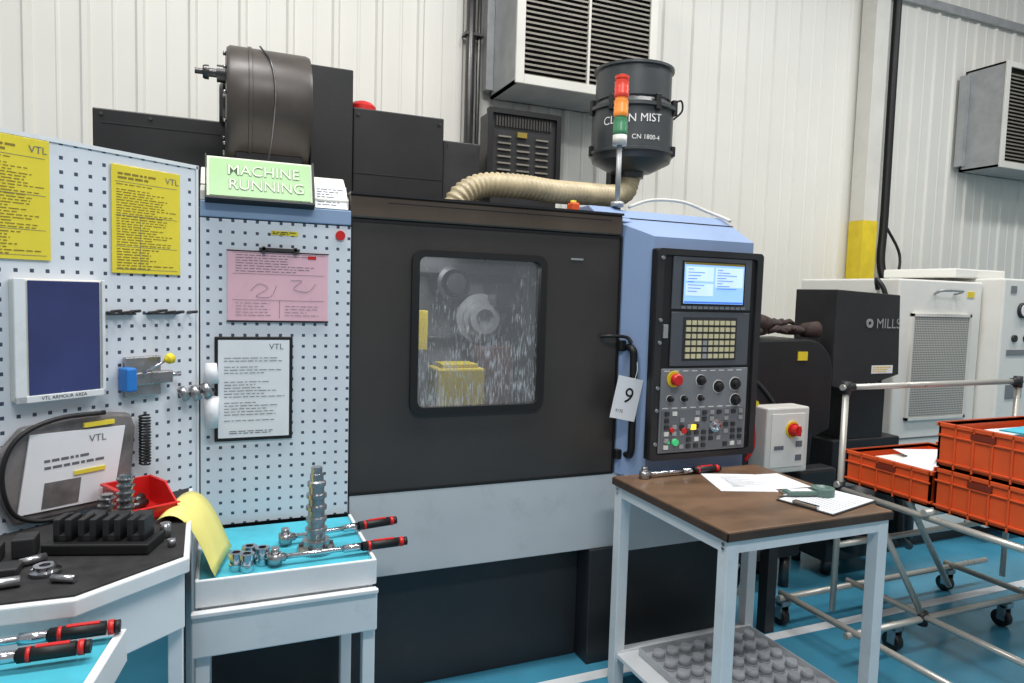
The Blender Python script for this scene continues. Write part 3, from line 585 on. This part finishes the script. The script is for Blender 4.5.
def wrench(name,a,b,z):
    a=Vector((a[0],a[1],0));b=Vector((b[0],b[1],0));d=b-a;Ln=d.length
    e=E(name,(a.x,a.y,z),math.atan2(d.y,d.x))
    h=.0165
    cyls(e,'shaft',[((.03,0,h),(Ln*.62,0,h),.0085),((Ln*.52,0,h),(Ln*.66,0,h),.013)],M['chrome'],14)
    cyls(e,'head',[((.018,0,.0),(.018,0,.032),.022),((.018,0,.032),(.018,0,.05),.013),((-.0,0,h),(.05,0,h),.013)],M['steel'],16)
    cyls(e,'grip',[((Ln*.66,0,h),(Ln*.93,0,h),.0155)],M['rub'],14)
    cyls(e,'red_collars',[((Ln*.70,0,h),(Ln*.72,0,h),.0162),((Ln*.94,0,h),(Ln*.97,0,h),.0162)],M['red'],14)
    boxes(e,'red_scale',[(Ln*.74,Ln*.9,-.006,.006,h+.0135,h+.0165)],M['red'])
    cyl(e,'end_cap',(Ln*.97,0,h),(Ln,0,h),.014,M['rub'])
wrench('torque_wrench',(1.66,-.235),(2.08,-.235),.921)
wrench('torque_wrench.001',(.185,-.295),(.60,-.225),.829);wrench('torque_wrench.002',(.14,-.465),(.585,-.445),.829)
th=E('spindle_tool_holder')
lathe(th,'stack',(.295,-.37,.819),(0,0,1),[(0,.060),(.012,.062),(.02,.058),(.022,.045),(.04,.045),(.042,.03),(.07,.03),(.072,.036),(.08,.036),(.082,.028),(.10,.028),(.103,.034),(.115,.034),(.118,.027),(.14,.027),(.143,.034),(.155,.034),(.158,.026),(.18,.026),(.183,.033),(.195,.033),(.198,.025),(.22,.025),(.222,.03),(.235,.03),(.24,.022),(.262,.022),(.264,.018),(.285,.018)],M['steel'],28)
cyls(th,'flange_bolts',[((.295+.05*math.cos(a),-.37+.05*math.sin(a),.838),(.295+.05*math.cos(a),-.37+.05*math.sin(a),.848),.006) for a in [i*1.05 for i in range(6)]],M['dsteel'],8)
sk=E('collet_nuts')
for i,(x,y) in enumerate(((.045,-.455),(.085,-.41),(.075,-.475),(.122,-.435))):
    lathe(sk,'nut_%d'%i,(x,y,.819),(0,0,1),[(0,.02),(.02,.022),(.022,.018),(.035,.018),(.037,.023),(.055,.023),(.056,.012),(.03,.012)],M['chrome'],12)
# ---------------------------------------------------------------- pegboard wing (left)
ang=math.atan2(.602,.799)
A=E('pegboard_wing',(-.064,-.05,0),ang)
box(A,'board',(-1.35,-.012,0,.02,.93,2.096),M['peg'],0)
boxes(A,'frame',[(-1.35,-.008,-.004,.024,2.09,2.102),(-.018,-.010,-.004,.024,.93,2.1),(-.03,-.012,.0,.03,0,.93),(-1.35,-1.33,-.004,.024,0,2.1)],M['white'])
def ysheet(name,u1,u0,z0,z1):
    e=E(name,(-.064,-.05,0),ang);a,b=-u1,-u0
    box(e,'sheet',(a,b,-.006,-.003,z0,z1),M['ylab'],.001)
    lines(e,'heading',a+.02,b-.05,z1-.045,z1-.02,-.0065,2,M['yprint'],.5,3,0);text(e,'logo','VTL',(b-.03,-.007,z1-.03),.028,M['print'])
    lines(e,'print_body',a+.015,b-.015,z0+.085,z1-.055,-.0065,24,M['yprint'],.3,7,.04);lines(e,'print_foot',a+.015,b-.015,z0+.012,z0+.08,-.0065,8,M['yprint'],.35,9,0)
    boxes(e,'table_rules',[(a+.012,b-.012,-.0066,-.0062,z,z+.0012) for z in (z0+.083,z0+.012,z1-.052,z0+.18)]+[(a+.09,a+.0912,-.0066,-.0062,z0+.012,z0+.18)],M['print'])
ysheet('yellow_instruction_sheet',.31,.08,1.725,2.06);ysheet('yellow_instruction_sheet.001',.715,.485,1.752,2.088)
fh=E('document_holder',(-.064,-.05,0),ang)
box(fh,'holder',(-.595,-.352,-.03,-.001,1.355,1.70),M['cream'],.006);box(fh,'folder',(-.56,-.365,-.034,-.029,1.372,1.695),M['navy'],.002)
boxes(fh,'front_lip',[(-.597,-.35,-.038,-.03,1.352,1.372),(-.597,-.568,-.038,-.03,1.352,1.70),(-.36,-.35,-.038,-.03,1.352,1.70)],M['white'],.002)
text(fh,'caption','VTL ARMOUR AREA',(-.47,-.039,1.362),.014,M['rub'])
hk=E('pegboard_hooks',(-.064,-.05,0),ang)
cyls(hk,'pins',[((-u,-.001,z),(-u,-.05,z+.004),.005) for u,z in ((.34,1.60),(.31,1.605),(.28,1.60),(.25,1.604),(.19,1.60),(.16,1.605),(.13,1.60),(.10,1.60),(.05,1.60))],M['dsteel'],8)
boxes(hk,'clips',[(-.35,-.24,-.015,-.001,1.594,1.60),(-.2,-.09,-.015,-.001,1.594,1.60)],M['dsteel'])
vs=E('vise_fixture',(-.064,-.05,0),ang)
box(vs,'jaw_blue',(-.30,-.265,-.06,-.01,1.355,1.43),M['bluep'],.006);box(vs,'bracket',(-.27,-.13,-.04,-.002,1.37,1.41),M['steel'],.004);box(vs,'plate',(-.28,-.16,-.02,-.002,1.33,1.46),M['steel'],.004)
cyls(vs,'lever',[((-.24,-.05,1.41),(-.16,-.07,1.455),.004)],M['chrome'],10);lathe(vs,'lever_ball',(-.18,-.07,1.448),(1,0,.3),[(0,.006),(.01,.016),(.025,.018),(.035,.006)],M['yel'],14)
cyls(vs,'screw',[((-.15,-.03,1.395),(-.10,-.03,1.395),.008)],M['chrome'],12)
rl=E('label_roll_holder')
cyls(rl,'bar',[((-.13,-.125,1.325),(-.02,-.05,1.325),.007)],M['dsteel'],12);cyls(rl,'clamp',[((-.125,-.13,1.345),(-.105,-.12,1.305),.014),((-.09,-.10,1.345),(-.07,-.095,1.30),.015),((-.055,-.075,1.35),(-.035,-.07,1.305),.016)],M['steel'],12)
cyl(rl,'roll',(-.03,-.055,1.19),(-.03,-.055,1.30),.020,M['paper'],r2=.026);cyl(rl,'roll_upper',(-.03,-.055,1.35),(-.03,-.055,1.42),.026,M['paper'],r2=.018)
bg=E('document_pouch',(-.064,-.05,0),ang)
prism(bg,'pouch',[(-.61,1.01),(-.34,1.003),(-.27,1.06),(-.255,1.24),(-.27,1.285),(-.33,1.295),(-.58,1.285),(-.64,1.22),(-.65,1.1)],'y',-.035,-.004,M['tagm'],.012)
prism(bg,'sheet',[(-.60,1.04),(-.335,1.03),(-.295,1.25),(-.565,1.262)],'y',-.041,-.036,M['paper'],0)
prism(bg,'photo',[(-.54,1.045),(-.44,1.043),(-.43,1.115),(-.53,1.118)],'y',-.043,-.041,M['tagm'],0)
text(bg,'logo','VTL',(-.38,-.0425,1.225),.03,M['print']);lines(bg,'print',-.53,-.36,1.15,1.19,-.0415,2,M['print'],.4,3,0)
boxes(bg,'yellow_label',[(-.45,-.36,-.045,-.041,1.125,1.137),(-.42,-.33,-.045,-.036,1.262,1.275)],M['ylab'])
tube(bg,'strap',[(-.36,-.045,1.30),(-.5,-.05,1.30),(-.60,-.05,1.26),(-.64,-.05,1.17),(-.62,-.05,1.06),(-.55,-.05,1.015),(-.45,-.05,1.012)],.007,M['rub'])
ch=E('coiled_cable',(-.064,-.05,0),ang);tube(ch,'coil',[(-.225+.016*math.cos(i*1.2),-.03+.016*math.sin(i*1.2),1.27-.0018*i) for i in range(90)],.0035,M['rub'],k=2,n=5)
# ---------------------------------------------------------------- desk
dk=E('corner_workbench')
prism(dk,'worktop',[(-.088,-.11),(-.074,-.784),(-.296,-.969),(-1.2,-.945),(-1.2,-.935)],'z',.955,.995,M['white'],.004)
prism(dk,'black_mat',[(-.10,-.13),(-.088,-.775),(-.30,-.95),(-1.18,-.928),(-1.14,-.91)],'z',.995,1.0,M['mat_b'],0)
prism(dk,'white_front_panel',[(-.085,-.76),(-.31,-.945),(-.33,-.92),(-.105,-.74)],'z',.80,.955,M['white'],.003)
prism(dk,'lower_apron',[(-.31,-.945),(-1.2,-.935),(-1.2,-.92),(-.31,-.92)],'z',.80,.955,M['white'],.003)
boxes(dk,'legs',[(-.128,-.092,-.19,-.15,0,.955),(-.128,-.092,-.74,-.70,0,.955),(-.36,-.32,-.92,-.88,0,.8)],M['white'],.003)
box(dk,'dark_side_panel',(-.118,-.108,-.70,-.19,0,.95),M['base'],.002)
dw=E('tool_drawer')
prism(dw,'drawer_bottom',[(-.20,-.975),(-1.1,-.96),(-1.1,-1.5),(-.28,-1.5)],'z',.88,.90,M['white'],.003)
prism(dw,'cyan_liner',[(-.215,-.98),(-1.08,-.97),(-1.08,-1.48),(-.295,-1.48)],'z',.90,.906,M['mat_c'],0)
prism(dw,'drawer_side',[(-.195,-.975),(-.215,-.975),(-.295,-1.5),(-.275,-1.5)],'z',.84,.918,M['white'],.003)
boxes(dw,'runner_support',[(-1.1,-1.05,-1.5,-1.0,0,.88),(-.37,-.32,-1.47,-1.42,0,.88)],M['white'])
wrench('torque_wrench.003',(-.60,-.995),(-.205,-.998),.919);wrench('torque_wrench.004',(-.63,-1.065),(-.25,-1.075),.919)
rb=E('red_parts_bin',(-.225,-.37,1.001),.5)
a,b,h=.07,.09,.085
boxes(rb,'bin_walls',[(-a,a,b-.005,b,0,h),(-a,a,-b,b,0,.005),(-a,a,-b,-b+.005,0,h*.45)],M['red'],.001)
for sx_ in (-a,a-.005):prism(rb,'bin_side',[(-b,0),(b,0),(b,h),(-b*.2,h),(-b,h*.45)],'x',sx_,sx_+.005,M['red'],0)
boxes(rb,'bin_rim',[(-a-.006,a+.006,b-.003,b+.006,h-.008,h),(-a-.006,-a+.003,-b*.2,b,h-.008,h),(a-.003,a+.006,-b*.2,b,h-.008,h),(-a-.006,a+.006,-b-.008,-b+.002,h*.40,h*.45)],M['red'],.002)
cyls(rb,'parts',[((-.03,.0,.017),(.03,.03,.02),.012),((-.02,-.05,.015),(.04,-.04,.015),.01),((0,.04,.02),(.03,.06,.03),.014)],M['dsteel'],10)
yp=E('yellow_paper');bm=bmesh.new();R0=[]
for i in range(15):
    t_=i/14;x=-.15+.155*t_;z=1.012-.19*t_**1.9+.035*math.sin(t_*3.14)
    R0.append([bm.verts.new((x+.05*k-.02,-.50+.24*k-.02*t_,max(z,.832)+.004*math.sin(k*3))) for k in (0,.25,.5,.75,1)])
for p_,q_ in zip(R0,R0[1:]):
    for k in range(4):bm.faces.new([p_[k],p_[k+1],q_[k+1],q_[k]])
ob=fin(bm,yp,'sheet',mat('pale_yellow_paper',(232,222,128),.5),True);ob.modifiers.new('s','SOLIDIFY').thickness=.001
hb=E('collet_block_rack',(-.28,-.66,1.001),-.3)
box(hb,'base',(-.13,.13,-.055,.055,0,.028),M['rub'],.004)
for i in range(4):
    x=-.09+.06*i;boxes(hb,'block_%d'%i,[(x-.022,x-.006,-.03,.03,.028,.085),(x+.006,x+.022,-.03,.03,.028,.085),(x-.022,x+.022,-.03,.03,.028,.045)],M['blk2'],.002)
for i in range(3):
    box(hb,'rear_block_%d'%i,(-.08+.06*i,-.035+.06*i,.06,.10,0,.07),M['blk2'],.003)
ct=E('collet_stack')
for i,(x,y,h) in enumerate(((-.245,-.53,.15),(-.295,-.50,.10))):
    pf=[];z=0
    while z<h:pf+=[(z,.02),(z+.01,.024),(z+.012,.016),(z+.02,.016)];z+=.02
    lathe(ct,'collet_%d'%i,(x,y,1.0),(0,0,1),pf,M['steel'],18)
rn=E('ring_nut');lathe(rn,'ring',(-.385,-.80,1.0),(0,0,1),[(0,.03),(.01,.034),(.012,.024),(.022,.024),(.022,.012),(.004,.012)],M['chrome'],20)
mp=E('machined_parts')
boxes(mp,'blocks',[(-.52,-.44,-.80,-.74,1.001,1.02),(-.48,-.43,-.68,-.62,1.001,1.05),(-.60,-.50,-.70,-.64,1.001,1.04),(-.62,-.55,-.6,-.55,1.001,1.05)],M['blk2'],.004);cyls(mp,'pins',[((-.45,-.74,1.011),(-.40,-.71,1.011),.01),((-.5,-.87,1.013),(-.42,-.86,1.013),.012),((-.14,-.62,1.001),(-.14,-.62,1.04),.014),((-.12,-.70,1.001),(-.12,-.70,1.02),.01),((-.36,-.86,1.01),(-.31,-.88,1.01),.009)],M['steel'],12)
# ---------------------------------------------------------------- lighting
w=bpy.data.worlds.new('w');sc.world=w;w.use_nodes=True;b=w.node_tree.nodes['Background'];b.inputs[0].default_value=(.97,.985,1,1);b.inputs[1].default_value=.34
def lamp(name,x,y,z,sx,sy,e,col=(1,.97,.92)):
    h=E(name);box(h,'housing',(x-sx/2-.05,x+sx/2+.05,y-sy/2-.05,y+sy/2+.05,z+.02,z+.12),M['white'],0)
    l=bpy.data.lights.new(name+'_light','AREA');l.shape='RECTANGLE';l.size=sx;l.size_y=sy;l.energy=e;l.color=col
    o=bpy.data.objects.new('light',l);bpy.context.collection.objects.link(o);o.location=(x,y,z);o.parent=h
lamp('ceiling_lamp',-.5,-.5,5.7,2.4,.5,150,(1,.98,.95));lamp('ceiling_lamp.001',3,-.7,5.7,2.4,.5,145,(1,.985,.96));lamp('ceiling_lamp.002',6.5,-.6,5.7,2.4,.5,100,(.97,.98,1));lamp('ceiling_lamp.003',.5,-4.0,5.7,2.4,.5,165,(.98,.99,1))
pl=bpy.data.lights.new('chamber_lamp','AREA');pl.energy=5.5;pl.size=.3;po=bpy.data.objects.new('chamber_lamp_light',pl);bpy.context.collection.objects.link(po);po.location=(1.05,.30,1.9);po.parent=mc  # added fill light to brighten the interior behind the window, no fixture
# ---------------------------------------------------------------- camera
cd=bpy.data.cameras.new('camera');cam=bpy.data.objects.new('camera',cd);bpy.context.collection.objects.link(cam)
r=Vector((.9214,-.3875,.0293));u=Vector((.0004,.0764,.9972));f=Vector((.3887,.9187,-.0705))
mw=Matrix((r,u,-f)).transposed().to_4x4();mw.translation=Vector((0,-2.7,1.7));cam.matrix_world=mw
cd.sensor_width=36;cd.lens=24.3;cd.clip_start=.05
sc.camera=cam
